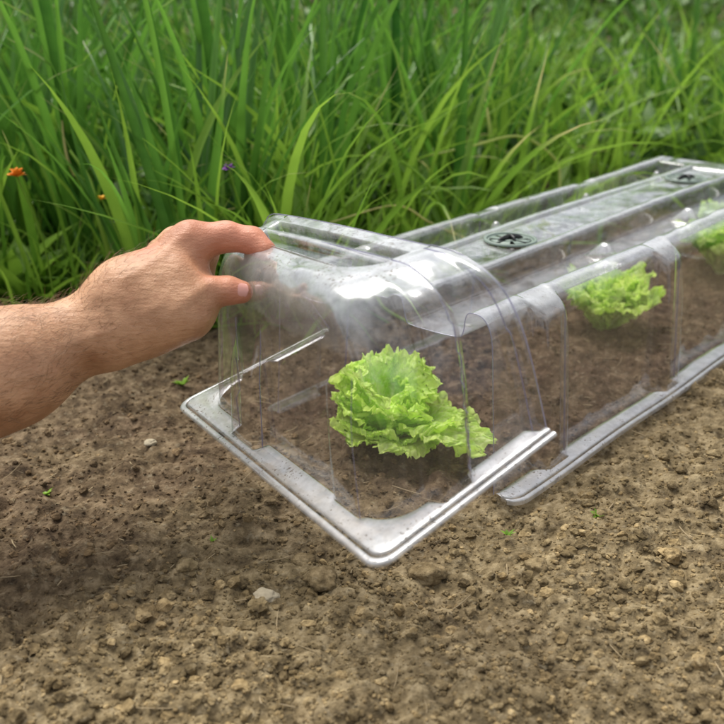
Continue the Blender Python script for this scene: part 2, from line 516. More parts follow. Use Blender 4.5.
def build_tunnel():
    root = thing("tunnel_cloche", "long clear plastic tunnel cloche with two round vents standing over the lettuce bed", "cloche", uvw(TUN_A0, TUN_B0 + TUN_W / 2))
    I = .026
    half_f = [(I, .004, .0), (I + .003, .05, 0), (I + .006, .09, 0), (.034, .125, 0), (.036, .150, .05), (.041, .164, .40), (.049, .1705, .62), (.061, .1705, .60), (.065, .166, .3),
              (.067, .149, .0), (.072, .144, .36), (.128, .144, .34), (.132, .149, .0), (.135, .165, .1), (.138, .1705, .64), (.149, .1705, .64), (.152, .166, .35)]
    mid = [(.156, .1655, .34), (.206, .1655, .34)]
    half_b = [(.210, .166, .2), (.213, .1705, .62), (.222, .1705, .62), (.225, .166, .1), (.228, .149, 0), (.232, .144, .16), (.262, .144, .18), (.267, .149, 0),
              (.269, .166, .2), (.273, .1705, .60), (.285, .1705, .60), (.291, .164, .40), (.295, .150, .05), (.297, .125, 0), (TUN_W - I - .006, .09, 0), (TUN_W - I - .003, .05, 0), (TUN_W - I, .004, .0)]
    S = chaikin(np.array(half_f + mid + half_b), 3)  # third column paints reflected sky onto rims, gutter floors and platform
    # denser across long spans
    L = int(np.ceil((TUN_A1 - TUN_A0) / .0028)); A = np.linspace(TUN_A0, TUN_A1, L)
    B = np.repeat(S[:, 0][None], L, 0); Z = np.repeat(S[:, 1][None], L, 0); HZ = np.repeat(S[:, 2][None], L, 0)
    AA = np.repeat(A[:, None], len(S), 1)
    q = tun_bulge(A)[:, None]
    outer = sstep(np.abs(B - TUN_W / 2), .100, .122)
    low = 1 - .25 * sstep(Z, .10, .165)
    sgn = np.sign(B - TUN_W / 2)
    B2 = B + sgn * outer * low * .014 * q
    # the rib shoulders are softer and a bit lower than the rim
    Z2 = Z - outer * q * .006 * sstep(Z, .15, .17)
    # far end plateau
    e = sstep(AA, TUN_A1 - .050, TUN_A1 - .040)
    inner = (np.abs(B - TUN_W / 2) < .106)
    Z2 = np.where(inner, Z2 * (1 - e) + .1705 * e, Z2)
    # stiffening dimples in both gutters
    dr = np.zeros_like(Z2)
    for au in (1.012, 1.235, 1.455):
        for bv, wd in ((.100, .026), (.247, .015)):
            da = AA - au; da = np.where(da < 0, da / .010, da / .036)
            d = np.maximum(0, 1 - np.abs(da) - np.abs((B - bv) / wd))
            Z2 = Z2 + .023 * np.minimum(d * 1.1, .9) * inner
            HZ = HZ + .15 * (d > 0) * inner
    # slump / flex so the sheet is not ruler straight
    B2 = B2 + .0016 * np.sin(AA * 17 + 1) * outer + .0006 * noise2(AA * 40, Z * 40, 12)
    Z2 = Z2 + .0012 * np.sin(AA * 9 + B * 20) * sstep(Z, .02, .17)
    P = AA[..., None] * AX + (TUN_B0 + B2)[..., None] * BX
    P[..., 2] = Z2
    drops = sstep(B, .150, .156) * (1 - sstep(B, .206, .212)) * .55 + .12 * (Z > .143)
    HZ = HZ + .12 * q * sstep(Z, .12, .16) * outer
    mesh = mesh_obj("cover", P.reshape(-1, 3), grid_faces(L, len(S)), M_PLA, root, attrs={"haze": np.clip(HZ, 0, 1).ravel(), "drops": drops.ravel()})
    # far end wall
    acc = Acc()
    nb, nz = 80, 30
    bb = np.linspace(.043, .289, nb)[None, :].repeat(nz, 0); t = np.linspace(0, 1, nz)[:, None].repeat(nb, 1)
    z = .170 - t * .166
    a = TUN_A1 + .004 + .028 * t - .006 * sstep(t, .0, .05) * 0
    b2 = TUN_W / 2 + (bb - TUN_W / 2) * (1 + .13 * t)
    P = a[..., None] * AX + (TUN_B0 + b2)[..., None] * BX; P[..., 2] = z
    acc.add(P, grid_faces(nz, nb), haze=np.where(t.ravel() < .04, .4, .02), drops=0)
    acc.build("end_wall", M_PLA, root)
    # base flange, front and back
    acc = Acc()
    lip = [(.0000, -.001, .55), (.0002, .0030, .66), (.0014, .0042, .78), (.0044, .0042, .76), (.0049, .0032, .5), (.0053, .0006, .12), (.0062, .0006, .12), (.0066, .0050, .76), (.0080, .0056, .78)]
    lipc = chaikin(lip, 2)  # third value whitens the flange like reflected sky
    for side in (0, 1):
        rows = []
        wall = I + (-.014 * tun_bulge(A)) + .0016 * np.sin(A * 17 + 1)
        trim = np.clip((A - TUN_A0) / .02, 0, 1)
        for k, a0 in enumerate(A):
            edge = .012 * (1 - math.sqrt(1 - (1 - trim[k]) ** 2))
            w = [(x + edge, z_, h) for x, z_, h in lipc]
            wi = max(wall[k], w[-1][0] + .0012)
            w += [(w[-1][0] + (wi - w[-1][0]) * s_, .0058 + .0006 * s_, .78) for s_ in (.3, .6, .66)] + [(wi, .0040, .2)]
            rows.append([(a0, (x if side == 0 else TUN_W - x), z_, h) for x, z_, h in w])
        Rw = np.array(rows)
        P = Rw[..., 0][..., None] * AX + (TUN_B0 + Rw[..., 1])[..., None] * BX
        P[..., 2] = Rw[..., 2] + .0012 * np.sin(Rw[..., 0] * 23 + side)
        acc.add(P, grid_faces(*Rw.shape[:2]), haze=(Rw[..., 3] * (1 if side == 0 else .42)).ravel(), drops=0.)
    # end strip
    b_ = np.linspace(0.0, TUN_W, 90)
    Rw = np.array([[(TUN_A1 + .055 - x, b0, z_, h) for x, z_, h in list(lipc) + [(.026, .007, .68)]] for b0 in b_])
    P = Rw[..., 0][..., None] * AX + (TUN_B0 + Rw[..., 1])[..., None] * BX; P[..., 2] = Rw[..., 2]
    acc.add(P, grid_faces(*Rw.shape[:2]), haze=Rw[..., 3].ravel(), drops=0.)
    acc.build("base_flange", M_PLA, root)
    # cut edge at the open near end
    i0 = 0
    path = mesh.data
    row = []
    for k in range(len(S)):
        b0 = B2[0, k]; row.append(uvw(TUN_A0, TUN_B0 + b0, Z2[0, k]))
    v, f = tube(np.array(row), .0005, 6)
    mesh_obj("cut_edge", v, f, M_EDGE, root, attrs={"haze": np.zeros(len(v)) + .2, "drops": np.zeros(len(v))})
    for r_ in RIBS:
        for sd in (0, 1):
            zz = np.linspace(.008, .150, 30); bb_ = I + (zz - .008) * .075 - .006
            v, f = tube(np.array([uvw(r_ - .001, TUN_B0 + (b_ if sd == 0 else TUN_W - b_), z_) for b_, z_ in zip(bb_, zz)]), .0011, 6)
            mesh_obj("rib_crease", v, f, M_EDGE, root, attrs={"haze": np.full(len(v), .12), "drops": np.zeros(len(v))})
    # vents
    for (au, big) in ((.942, 1), (1.410, 1)):
        c = uvw(au, TUN_B0 + .181, .1668)
        acc = Acc()
        def disc(r0, r1, z0, z1, n=48, a0=0, a1=2 * math.pi):
            th = np.linspace(a0, a1, n)
            ring = [(r0, z0), (r0, z1), (r1, z1), (r1, z0)]
            P = np.array([[c + np.array([r * math.cos(t_), r * math.sin(t_), zz]) for r, zz in ring] for t_ in th])
            acc.add(P, grid_faces(n, 4))
        disc(.0265, .0300, 0, .0022); disc(.0235, .0262, 0, .0008)
        for k in range(8):      # petals leave the radial slots open
            disc(.0085, .0225, .0006, .0014, 8, k * math.pi / 4 + .10, k * math.pi / 4 + .62)
        disc(.0005, .0082, .0002, .0018)
        # shallow dark bowl below the slots
        vent = acc.build("vent", M_VENT, root)
        acc = Acc()
        th = np.linspace(0, 2 * math.pi, 40)
        P = np.array([[c + np.array([r * math.cos(t_), r * math.sin(t_), -.0012]) for r in (.0005, .024)] for t_ in th])
        acc.add(P, grid_faces(40, 2)); acc.build("vent_opening", M_KNOB, vent, False)
        acc = Acc()
        for ang, ln in ((.45, .0165), (.45 + math.pi / 2, .0105)):
            d = np.array([math.cos(ang), math.sin(ang), 0]); w_ = np.array([-d[1], d[0], 0]) * .0013
            up = np.array([0, 0, 1.])
            s_ = np.linspace(-1, 1, 13); hgt = .0018 + .0052 * (1 - s_ ** 2) ** .6
            V = []
            for sv, hh in zip(s_, hgt):
                base = c + d * ln * sv
                V += [base + w_ + up * .0012, base + w_ * .7 + up * hh, base - w_ * .7 + up * hh, base - w_ + up * .0012]
            acc.add(np.array(V), grid_faces(13, 4, True))
        acc.build("knob", M_KNOB, vent)
    return root


build_tunnel()

# ------------------------------------------------------------------ lifted end cap (tilted, held in the hand)
K = 1.02
def sc(p): return np.array([0, 0, CAMZ]) + (np.array(p) - [0, 0, CAMZ]) * K
CP = np.array([.010, .533, .103])
MC = np.array([[.802, -.502, -.324], [.501, .861, -.092], [.325, -.088, .942]])
CL, CW, CH, CI = .158, .368, .150, .024


def retarget(local, px):
    d = depth_of(sc(CP + MC @ np.array(local, float)))
    return at(px[0], px[1], d)


cB = retarget((0, 0, 0), (377, 573)); cL = retarget((0, CW, 0), (175, 405))
cR = retarget((CL, 0, 0), (557, 434)); cQ = retarget((CL, CW, 0), (326, 328))


def cap_base(a, b):
    s = (a / CL)[..., None]; t = (b / CW)[..., None]
    return (1 - s) * (1 - t) * cB + s * (1 - t) * cR + (1 - s) * t * cL + s * t * cQ


TE, TS = .030, .010
ta0, ta1, tb0, tb1 = CI + TE, CL - .012, CI + TS, CW - CI - TS
tops = {(0, 0): retarget((ta0, tb0, CH), (366, 299)), (0, 1): retarget((ta0, tb1, CH), (203, 243)),
        (1, 0): retarget((ta1, tb0, CH), (478, 262)), (1, 1): retarget((ta1, tb1, CH), (247, 212))}
DV = {}
for (i_, j_), T in tops.items():
    DV[(i_, j_)] = (T - cap_base(np.array(ta1 if i_ else ta0), np.array(tb1 if j_ else tb0))) / CH


def cap_pt(a, b, z):
    a, b, z = np.broadcast_arrays(np.asarray(a, float), np.asarray(b, float), np.asarray(z, float))
    s = ((a - ta0) / (ta1 - ta0)).clip(-.4, 1.2)[..., None]; t = ((b - tb0) / (tb1 - tb0)).clip(-.2, 1.2)[..., None]
    D = (1 - s) * (1 - t) * DV[(0, 0)] + s * (1 - t) * DV[(1, 0)] + (1 - s) * t * DV[(0, 1)] + s * t * DV[(1, 1)]
    return cap_base(a, b) + z[..., None] * D


def cap_path(d, n1, nc_, n2):
    """U path round the cap at inset d: front side -> near corner -> end wall -> left corner -> back side; (a,b,nx,ny)"""
    f0 = CI + d * TS_k(d); r = .034
    bF = CI + d_b(d); bB = CW - bF; aE = CI + d_a(d)
    r = min(r, (bB - bF) / 2 - .001) if bB - bF > .004 else .001
    r = max(min(r, CL - aE - .002), .0005)
    out = []
    for s in np.linspace(0, 1, n1, endpoint=False): out.append((CL + (aE + r - CL) * s, bF, 0, -1))
    for s in np.linspace(0, math.pi / 2, nc_, endpoint=False): out.append((aE + r - r * math.sin(s), bF + r - r * math.cos(s), -math.sin(s), -math.cos(s)))
    for s in np.linspace(0, 1, n2, endpoint=False): out.append((aE, bF + r + (bB - bF - 2 * r) * s, -1, 0))
    for s in np.linspace(0, math.pi / 2, nc_, endpoint=False): out.append((aE + r - r * math.cos(s), bB - r + r * math.sin(s), -math.cos(s), math.sin(s)))
    for s in np.linspace(0, 1, n1): out.append((aE + r + (CL - aE - r) * s, bB, 0, 1))
    return np.array(out)


def TS_k(d): return 1
def d_b(d): return d if d <= 1 else d
def d_a(d): return d


def build_cap():
    root = thing("cloche_end_cap", "clear plastic cloche end section lifted and tilted by the hand over the nearest lettuce", "cloche", cap_base(np.array(CL / 2), np.array(CW / 2)))
    n1, ncn, n2 = 70, 26, 120
    # levels: (db, da, z, haze_sheen) walls then shoulder, whitened as painted sky reflection
    wl = [(0, 0, .003, .0), (.002, .006, .05, .0), (.005, .012, .085, .0), (.010, .017, .108, .0), (.019, .021, .127, .06), (.034, .029, .142, .60), (.052, .044, .1495, .70), (.070, .062, .1505, .66)]
    wl = chaikin(wl, 3)
    rows, hz, wallw = [], [], []
    def path(db, da):
        bF = CI + db; bB = CW - CI - db; aE = min(CI + da, CL - .004)
        r = min(.034, (CL - aE) * .8, (bB - bF) / 2 * .9)
        out = []
        for s in np.linspace(0, 1, n1, endpoint=False): out.append((CL + (aE + r - CL) * s, bF, 0, -1))
        for s in np.linspace(0, math.pi / 2, ncn, endpoint=False): out.append((aE + r - r * math.sin(s), bF + r - r * math.cos(s), -math.sin(s), -math.cos(s)))
        for s in np.linspace(0, 1, n2, endpoint=False): out.append((aE, bF + r + (bB - bF - 2 * r) * s, -1, 0))
        for s in np.linspace(0, math.pi / 2, ncn, endpoint=False): out.append((aE + r - r * math.cos(s), bB - r + r * math.sin(s), -math.cos(s), math.sin(s)))
        for s in np.linspace(0, 1, n1): out.append((aE + r + (CL - aE - r) * s, bB, 0, 1))
        return np.array(out)
    def bul(a, b, z=0.):
        sh = .026 * z / .15
        q = sstep(a, .058 + sh, .066 + sh) * (1 - sstep(a, .089 + sh, .095 + sh)) * 1.0
        q = np.maximum(q, sstep(a, .146, .153))
        side = (b < CI + .034) | (b > CW - CI - .034)
        fb = b / CW
        qe = sstep(fb, .560, .578) * (1 - sstep(fb, .700, .716)) * 1.0 + sstep(fb, .13, .15) * (1 - sstep(fb, .24, .26)) * .3
        return q, qe
    for db, da, z, h in wl:
        P = path(db, da)
        q, qe = bul(P[:, 0], P[:, 1], z)
        k = .0125 * (1 - .35 * sstep(z, .12, .15)) * (1 - sstep(z, .149, .1506) * .6)
        isend = np.abs(P[:, 2]); isside = np.abs(P[:, 3])
        off = k * (q * isside ** 4 + qe * isend ** 4 * (1 - sstep(z, .055, .105)))
        a = P[:, 0] + P[:, 2] * off; b = P[:, 1] + P[:, 3] * off
        rows.append(np.stack([a, b, np.full(len(a), z)], 1)); hz.append(h + isend ** 2 * (.34 * sstep(z, .098, .116) * (1 - sstep(z, .128, .146))))  # extra white on the end band stands for reflected sky
    # top: fill inward
    db0, da0 = wl[-1][0], wl[-1][1]
    last = path(db0, da0)
    cb = CW / 2
    for s in np.linspace(.01, 1, 74):
        a = last[:, 0] * (1 - s) + s * np.maximum(last[:, 0], CL - (CL - last[:, 0]) * .0 - 0) if False else last[:, 0]
        aE = last[:, 0].min()
        b = last[:, 1] * (1 - s) + cb * s
        # rounded corners straighten out as rows move inwards
        rows.append(np.stack([a, b, np.zeros(len(a)) - 1], 1)); hz.append(None)
    V = np.array(rows)
    # the end-wall part of the path collapses in b only, so rebuild the top as its own sheet
    nw = len(wl)
    H = np.array([h for h in hz[:nw]])
    W3 = V[:nw]
    P = cap_pt(W3[..., 0], W3[..., 1], W3[..., 2])
    wob = .0016 * np.sin(W3[..., 1] * 24 + W3[..., 0] * 13) * sstep(W3[..., 2], .01, .09)
    P = P + wob[..., None] * MC[:, 0]
    hs_ = sstep(W3[..., 2], .07, .12)
    dent = (noise2(W3[..., 0] * 38, W3[..., 1] * 26 + W3[..., 2] * 30, 71) * .0042 + noise2(W3[..., 0] * 90, W3[..., 1] * 60 + W3[..., 2] * 60, 72) * .0013) * hs_ * (1 - sstep(W3[..., 2], .148, .1506))
    P = P - dent[..., None] * (MC[:, 1] * .6 - MC[:, 2] * .6)
    acc = Acc()
    acc.add(P, grid_faces(nw, P.shape[1]), haze=H.ravel(), drops=0.)
    # top sheet: from the inner border line of the rim across to its mirror
    half = len(last) // 2 + 1
    A_ = last[:half]
    nn = 110
    G = []; hzz = []
    mir = last[::-1][:half]
    for s in np.linspace(0, 1, nn):
        a = A_[:, 0] * (1 - s) + mir[:, 0] * s; b = A_[:, 1] * (1 - s) + mir[:, 1] * s
        G.append(np.stack([a, b], 1))
    G = np.array(G); a = G[..., 0]; b = G[..., 1]
    a0_ = last[:, 0].min(); bb0 = last[:, 1].min(); bb1 = last[:, 1].max()
    dist = np.minimum.reduce([a - a0_, (b - bb0), (bb1 - b)])
    rec = sstep(dist, .001, .006) * (1 - sstep(a, CL - .022, CL - .017))
    strip = sstep(a, a0_ + .022, a0_ + .028) * (1 - sstep(a, a0_ + .034, a0_ + .040))
    rec = rec * (1 - strip)
    z = .1505 - .0085 * rec - .0012 * np.sin(b * 22)
    P = cap_pt(a, b, z)
    acc.add(P, grid_faces(nn, half), haze=(.66 - .60 * rec - .10 * strip).ravel(), drops=.25)  # rims and strip painted pale as sky reflection, recessed panels left clear
    acc.build("cover", M_PLA, root)
    tp = np.stack([a[:, 0], b[:, 0], z[:, 0]], 1)
    # flange
    acc = Acc()
    lip = chaikin([(.0000, -.0012, .5), (.0002, .0007, .66), (.0014, .0018, .78), (.0046, .0018, .76), (.0052, .0008, .5), (.0056, -.0006, .12), (.0064, -.0006, .12), (.0069, .0026, .74), (.0082, .0030, .74)], 2)  # flange whitened in colour, as if mirroring the sky
    def fpath(d):
        r = max(.016 - d * .6, .004); out = []
        nF = 110
        for s in np.linspace(0, 1, nF, endpoint=False): out.append((CL + (d + r - CL) * s, d))
        for s in np.linspace(0, math.pi / 2, 12, endpoint=False): out.append((d + r - r * math.sin(s), d + r - r * math.cos(s)))
        for s in np.linspace(0, 1, 160, endpoint=False): out.append((d, d + r + (CW - 2 * d - 2 * r) * s))
        for s in np.linspace(0, math.pi / 2, 12, endpoint=False): out.append((d + r - r * math.cos(s), CW - d - r + r * math.sin(s)))
        for s in np.linspace(0, 1, nF): out.append((d + r + (CL - d - r) * s, CW - d))
        return np.array(out)
    rows = []; hh = []
    for d, z, h in lip:
        Pp = fpath(d); rows.append(np.stack([Pp[:, 0], Pp[:, 1], np.full(len(Pp), z)], 1)); hh.append(np.full(len(Pp), h))
    e = rows[-1]
    # inner border = foot of the wall incl. the ribs, matched by direction
    rc_ = .034
    cx_ = np.clip(e[:, 0], CI + rc_, 9); cy_ = np.clip(e[:, 1], CI + rc_, CW - CI - rc_)
    dx_, dy_ = e[:, 0] - cx_, e[:, 1] - cy_
    ln_ = np.hypot(dx_, dy_) + 1e-9; dx_, dy_ = dx_ / ln_, dy_ / ln_
    fx_, fy_ = cx_ + dx_ * rc_, cy_ + dy_ * rc_
    q, qe = bul(fx_, fy_)
    off = .0125 * (q * np.abs(dy_) ** 4 + qe * np.abs(dx_) ** 4)
    fx_, fy_ = fx_ + dx_ * off, fy_ + dy_ * off
    ix, iy = e[:, 0], e[:, 1]
    for s, z in ((.25, .0031), (.55, .0032), (.93, .0032), (1., .0022)):
        rows.append(np.stack([ix * (1 - s) + fx_ * s, iy * (1 - s) + fy_ * s, np.full(len(ix), z)], 1)); hh.append(np.full(len(ix), .74 if s < .95 else .5))
    Wf = np.array(rows)
    P = cap_pt(Wf[..., 0], Wf[..., 1], Wf[..., 2])
    acc.add(P, grid_faces(*Wf.shape[:2]), haze=(np.array(hh) * (1 - .62 * sstep(Wf[..., 1], CW - .030, CW - .024) * sstep(Wf[..., 0], .02, .05))).ravel(), drops=0.)
    acc.build("base_flange", M_PLA, root)
    # cut edge of the open side, plus the crease of the first rib
    edges = Acc()
    wr_ = W3[:, 0]
    back = W3[:, -1][::-1]
    line = np.vstack([wr_, tp[2:-2], back])
    v, f = tube(cap_pt(line[:, 0], line[:, 1], line[:, 2]), .0006, 6)
    edges.add(v, f, haze=.25, drops=0.)
    edges.build("cut_edge", M_EDGE, root)
    cr = Acc()
    for aa in (.118, .150):
        av = np.array([aa - (.026 * (1 - W3[k, 0, 2] / .15) if aa == .118 else 0) for k in range(nw)])
        idx = [int(np.argmin(np.abs(W3[k, :n1 + 5, 0] - av[k]))) for k in range(nw)]
        ln = np.array([W3[k, idx[k]] for k in range(nw)])
        ln[:, 0] = av; ln[:, 1] -= .0004
        tpl = np.stack([np.full(60, aa), np.linspace(ln[-1, 1] + .004, CW / 2, 60), np.full(60, .1512)], 1)
        ln = np.vstack([ln, tpl]) if aa == .118 else ln
        v, f = tube(cap_pt(ln[:, 0], ln[:, 1], ln[:, 2]), .0005, 5)
        cr.add(v, f, haze=.15, drops=0.)
    for fb_ in (.566, .712, .14):
        ln = []
        for k in range(nw):
            if W3[k, 0, 2] > .10: break
            seg = W3[k, n1 + ncn:n1 + ncn + n2]
            ln.append(seg[int(np.argmin(np.abs(seg[:, 1] / CW - fb_)))] + np.array([-.0003, 0, 0]))
        ln = np.array(ln); ln[:, 1] = fb_ * CW
        v, f = tube(cap_pt(ln[:, 0], ln[:, 1], ln[:, 2]), .0006 if fb_ > .2 else .0003, 5)
        cr.add(v, f, haze=.12, drops=0.)
    cr.build("crease", M_EDGE, root)
    return root


cap = build_cap()

# ------------------------------------------------------------------ lettuces
def lettuce(base, scale, seed, label, lean=(0, 0), n=17, yellow=.2, leaves=None, upright=1.):
    r = np.random.default_rng(seed)
    root = thing("lettuce", label, "lettuce", tuple(base))
    acc = Acc()
    NT, NS = 64, 85
    spec = leaves or []
    if not spec:
        for k in range(n):
            ring = k / n
            spec.append((k * 2.399 + r.normal() * .25, (1.15 - .95 * ring) * (upright if k > 4 else .70) + r.normal() * .08, .102 - .012 * ring + r.normal() * .008, .044 + r.normal() * .004))
    if upright < 1: spec += [(k * 1.3, .12 - .05 * k, .085 - .004 * k, .036) for k in range(5)]
    for (az, open_, length, width) in spec:
        t = np.linspace(0, 1, NT)[:, None].repeat(NS, 1); s = np.linspace(-1, 1, NS)[None].repeat(NT, 0)
        length, width = length * scale, width * scale
        # midrib: polar angle grows along the leaf (arches outwards)
        ang0 = .12 + open_ * .45; ang1 = .35 + open_ * 1.35
        tt = np.linspace(0, 1, NT); ang = ang0 + (ang1 - ang0) * tt ** 1.3
        dx = np.sin(ang) * length / NT; dz = np.cos(ang) * length / NT
        mx = np.cumsum(dx)[:, None]; mz = np.cumsum(dz)[:, None]
        w = width * (.16 + .95 * np.sin(np.clip(t, 0, 1) ** .85 * math.pi * .60) ** 1.5) * (1 - .45 * sstep(t, .82, 1) * s ** 2)
        ph = r.random(6) * 6.28
        # tip outline rounding and ragged edge
        ragt = 1 - .20 * np.abs(s) ** 2.2 * t + (.06 * noise2(s * 6 + seed + az, t * 0 + 3, 5) + .045 * noise2(s * 22 + seed + az, t * 0 + 3, 15)) * t
        lat = w * s * (1 + .12 * noise2(t * 11 + az * 3, s * 0 + np.sign(s) * 4, seed) + .10 * noise2(t * 34 + az * 3, s * 0 + np.sign(s) * 4, seed + 1))
        edge = np.maximum(np.abs(s) ** 2.6 * sstep(t, .15, .5), sstep(t, .70, 1.0) ** 1.4 * .9)
        vein = np.clip(np.sin((t * 1.15 - np.abs(s) * .42) * 62 + ph[4]), 0, 1) ** 6 * (1 - .6 * edge) * sstep(t, .08, .2)
        e2 = edge ** 1.6
        phn = 2.2 * noise2(t * 5 + az * 5, s * 4, seed + 11)
        marg = np.where(np.abs(s) > t * .9, t * 46, s * 30 + t * 20)
        ruf = (edge * (.0075 * noise2(t * 4.5 + az * 7, s * 4, seed + 3) + .0040 * np.sin(t * 12 + s * 4 + ph[0])) + e2 * (.0034 * np.sin(marg + phn + ph[1]) + .0016 * np.sin(marg * 2.1 + phn * 2 + ph[2]) + .0014 * noise2(t * 24 + az, s * 20, seed + 4))) * scale
        puck = (-.0011 * vein + .0020 * np.abs(noise2(t * 13 + az * 2, s * 8, seed + 8)) - .0018 * np.exp(-(s / .07) ** 2)) * scale
        cup = .30 * w * s ** 2
        th = ang[:, None]
        nx, nz = -np.cos(th), np.sin(th)
        disp = ruf + puck + cup
        rad = mx * ragt + nx * disp; hz_ = mz * ragt + nz * disp
        lat = lat + e2 * .0025 * scale * np.sin(marg * .8 + ph[3])
        ca, sa = math.cos(az), math.sin(az)
        X = rad * ca - lat * sa; Y = rad * sa + lat * ca; Z = np.maximum(hz_ + .002, .003 + .002 * noise2(t * 9, s * 9, seed))
        X = X + lean[0] * Z; Y = Y + lean[1] * Z
        P = np.stack([X, Y, Z], -1) + np.array(base)
        rib = np.maximum(np.exp(-(s / .055) ** 2) * (1 - sstep(t, .45, .95)) * .9, vein * .50)
        yl = yellow * (1 if r.random() < .25 else .25) * edge
        acc.add(P, grid_faces(NT, NS), tint=np.clip(.25 + .45 * edge + .3 * r.random() - .35 * (1 - t) * .6, 0, 1).ravel(), dry=np.clip(rib + (1 - sstep(t, 0, .25)) * .5 + yl, 0, 1).ravel())
    acc.build("leaves", M_LET, root)
    v, f = tube(np.array([[0, 0, -.01], [0, 0, .012], [0, 0, .022]]) * scale + np.array(base), np.array([.010, .008, .004]) * scale, 10)
    mesh_obj("stem", v, f, M_LET, root, attrs={"tint": np.ones(len(v)) * .3, "dry": np.ones(len(v)) * .8})
    return root


lettuce(on_z(386, 443, 0) - [0, 0, .008], .83, 11, "bright frilly green lettuce with a drooping right leaf, inside the lifted end cap", lean=(.02, .0), leaves=[
    (-.50, 1.34, .150, .038), (-1.0, 1.22, .092, .040), (-.35, 1.0, .112, .046), (-1.75, 1.05, .074, .056), (-2.6, .85, .078, .052), (2.9, .62, .098, .050), (1.9, .42, .118, .056),
    (.8, .48, .108, .050), (-2.0, .46, .098, .056), (-2.9, .22, .118, .052), (-.3, .42, .086, .044), (1.2, .12, .128, .052),
    (-1.2, .20, .080, .042), (2.3, .05, .120, .046), (.2, .06, .092, .036)])
lettuce(on_z(606, 327, 0) - [0, 0, .014], .95, 23, "frilly green lettuce under the middle of the tunnel cloche between its two nearest ribs", n=13, upright=.46)
lettuce(on_z(722, 268, 0) - [0, 0, .014], 1.10, 35, "frilly green lettuce farthest along the tunnel cloche at the right edge of the photo", n=13, upright=.5)

# ------------------------------------------------------------------ blades
def blades(base, az, lean, length, width, curl, seg=8, twist=None, vfold=.35, profile='grass'):
    """vectorised: n blades -> (verts [n,seg+1,3,3])"""
    n = len(az)
    t = np.linspace(0, 1, seg + 1)[None, :]
    th = lean[:, None] + curl[:, None] * t ** 1.6
    ds = length[:, None] / seg
    st = np.sin(th); ct = np.cos(th)
    R = np.cumsum(np.concatenate([np.zeros((n, 1)), (st * ds)[:, :-1]], 1), 1)
    Z = np.cumsum(np.concatenate([np.zeros((n, 1)), (ct * ds)[:, :-1]], 1), 1)
    if profile == 'grass': w = width[:, None] * (np.sin(np.clip(t * .92 + .14, 0, 1) * math.pi) ** .55) * (1 - t ** 4)
    else: w = width[:, None] * (1 - t ** 2.2) * (.75 + .25 * np.sin(t * 3.1))
    ca, sa = np.cos(az)[:, None], np.sin(az)[:, None]
    tw = (twist if twist is not None else np.zeros(n))[:, None] * t
    cx, cy = R * ca, R * sa
    # lateral axis rotated by twist between horizontal lateral and blade normal
    lx, ly = -sa, ca
    nx, ny, nz = -ct * ca, -ct * sa, st
    Lx = lx * np.cos(tw) + nx * np.sin(tw); Ly = ly * np.cos(tw) + ny * np.sin(tw); Lz = nz * np.sin(tw)
    Nx = nx * np.cos(tw) - lx * np.sin(tw); Ny = ny * np.cos(tw) - ly * np.sin(tw); Nz = nz * np.cos(tw)
    out = []
    for s_ in (-1, 0, 1):
        k = vfold * abs(s_)
        out.append(np.stack([cx + w * (s_ * Lx + k * Nx), cy + w * (s_ * Ly + k * Ny), Z + w * (s_ * Lz + k * Nz)], -1))
    V = np.stack(out, 2) + base[:, None, None, :]
    return V


def blade_mesh(acc, V, tint, dry):
    n, r, c, _ = V.shape
    f0 = grid_faces(r, c)
    f = (f0[None] + (np.arange(n) * r * c)[:, None, None]).reshape(-1, 4)
    k = r * c
    tt = np.linspace(0, 1, r)[None, :, None] + np.zeros((n, r, c))
    d = np.clip(dry[:, None, None] + (tt - .86) * 5 * (dry[:, None, None] > .02), 0, 1)
    acc.add(V.reshape(-1, 3), f, tint=np.repeat(tint, k), dry=d.reshape(-1))


def veg_ok(x, y, margin=0.):
    a = x * AX[0] + y * AX[1]; bb = x * BX[0] + y * BX[1]
    return (y > 1.30 + margin + .03 * np.sin(x * 9)) & ((bb > .90 + margin) | (a > 1.95))


# --- individual onion / leek plants at the left and centre
def onion_proto(seed, dense=10):
    r = np.random.default_rng(seed)
    acc = Acc(); n = dense
    az = r.random(n) * 6.283
    base = np.stack([np.cos(az) * .012, np.sin(az) * .012, np.zeros(n) - .01], 1)
    V = blades(base, az, .04 + r.random(n) * .42, .34 + r.random(n) * .28, .0040 + r.random(n) * .0050, r.normal(size=n) * .45 + .45, 10, r.normal(size=n) * .8, .75, 'onion')
    blade_mesh(acc, V, r.random(n), np.where(r.random(n) < .2, .06, 0.))
    return acc


protos = []
spots = []
tries = 0
rr = np.random.default_rng(99)
while len(spots) < 80 and tries < 6000:
    tries += 1
    y = 1.33 + 1.15 * rr.random() ** 1.3; x = -.78 * y + rr.random() * 1.25 * y
    if x > .15 * y and rr.random() < .6: continue
    if not veg_ok(np.array(x), np.array(y), .02): continue
    if all((x - p[0]) ** 2 + (y - p[1]) ** 2 > .055 ** 2 for p in spots): spots.append((x, y))
for k in range(6):
    root = thing("onion_plant", "upright dark green onion plant in the dense row behind the bare soil", "onion plant", (0, 0, 0), "onion plants growing behind the soil bed")
    acc = onion_proto(200 + k, 11 + k % 3 * 3)
    acc.build("leaves", M_ONION, root)
    r = np.random.default_rng(k)
    v, f = tube(np.array([[0, 0, -.015], [0, 0, .02], [0, 0, .07]]), np.array([.011, .010, .006]), 8)
    mesh_obj("stem", v, f, M_GRASS, root, attrs={"tint": np.ones(len(v)), "dry": np.ones(len(v)) * .35})
    protos.append(root)


def copy_tree(o):
    c = o.copy(); COL.objects.link(c)
    for ch in list(o.children):
        d = ch.copy(); COL.objects.link(d); d.parent = c
    return c


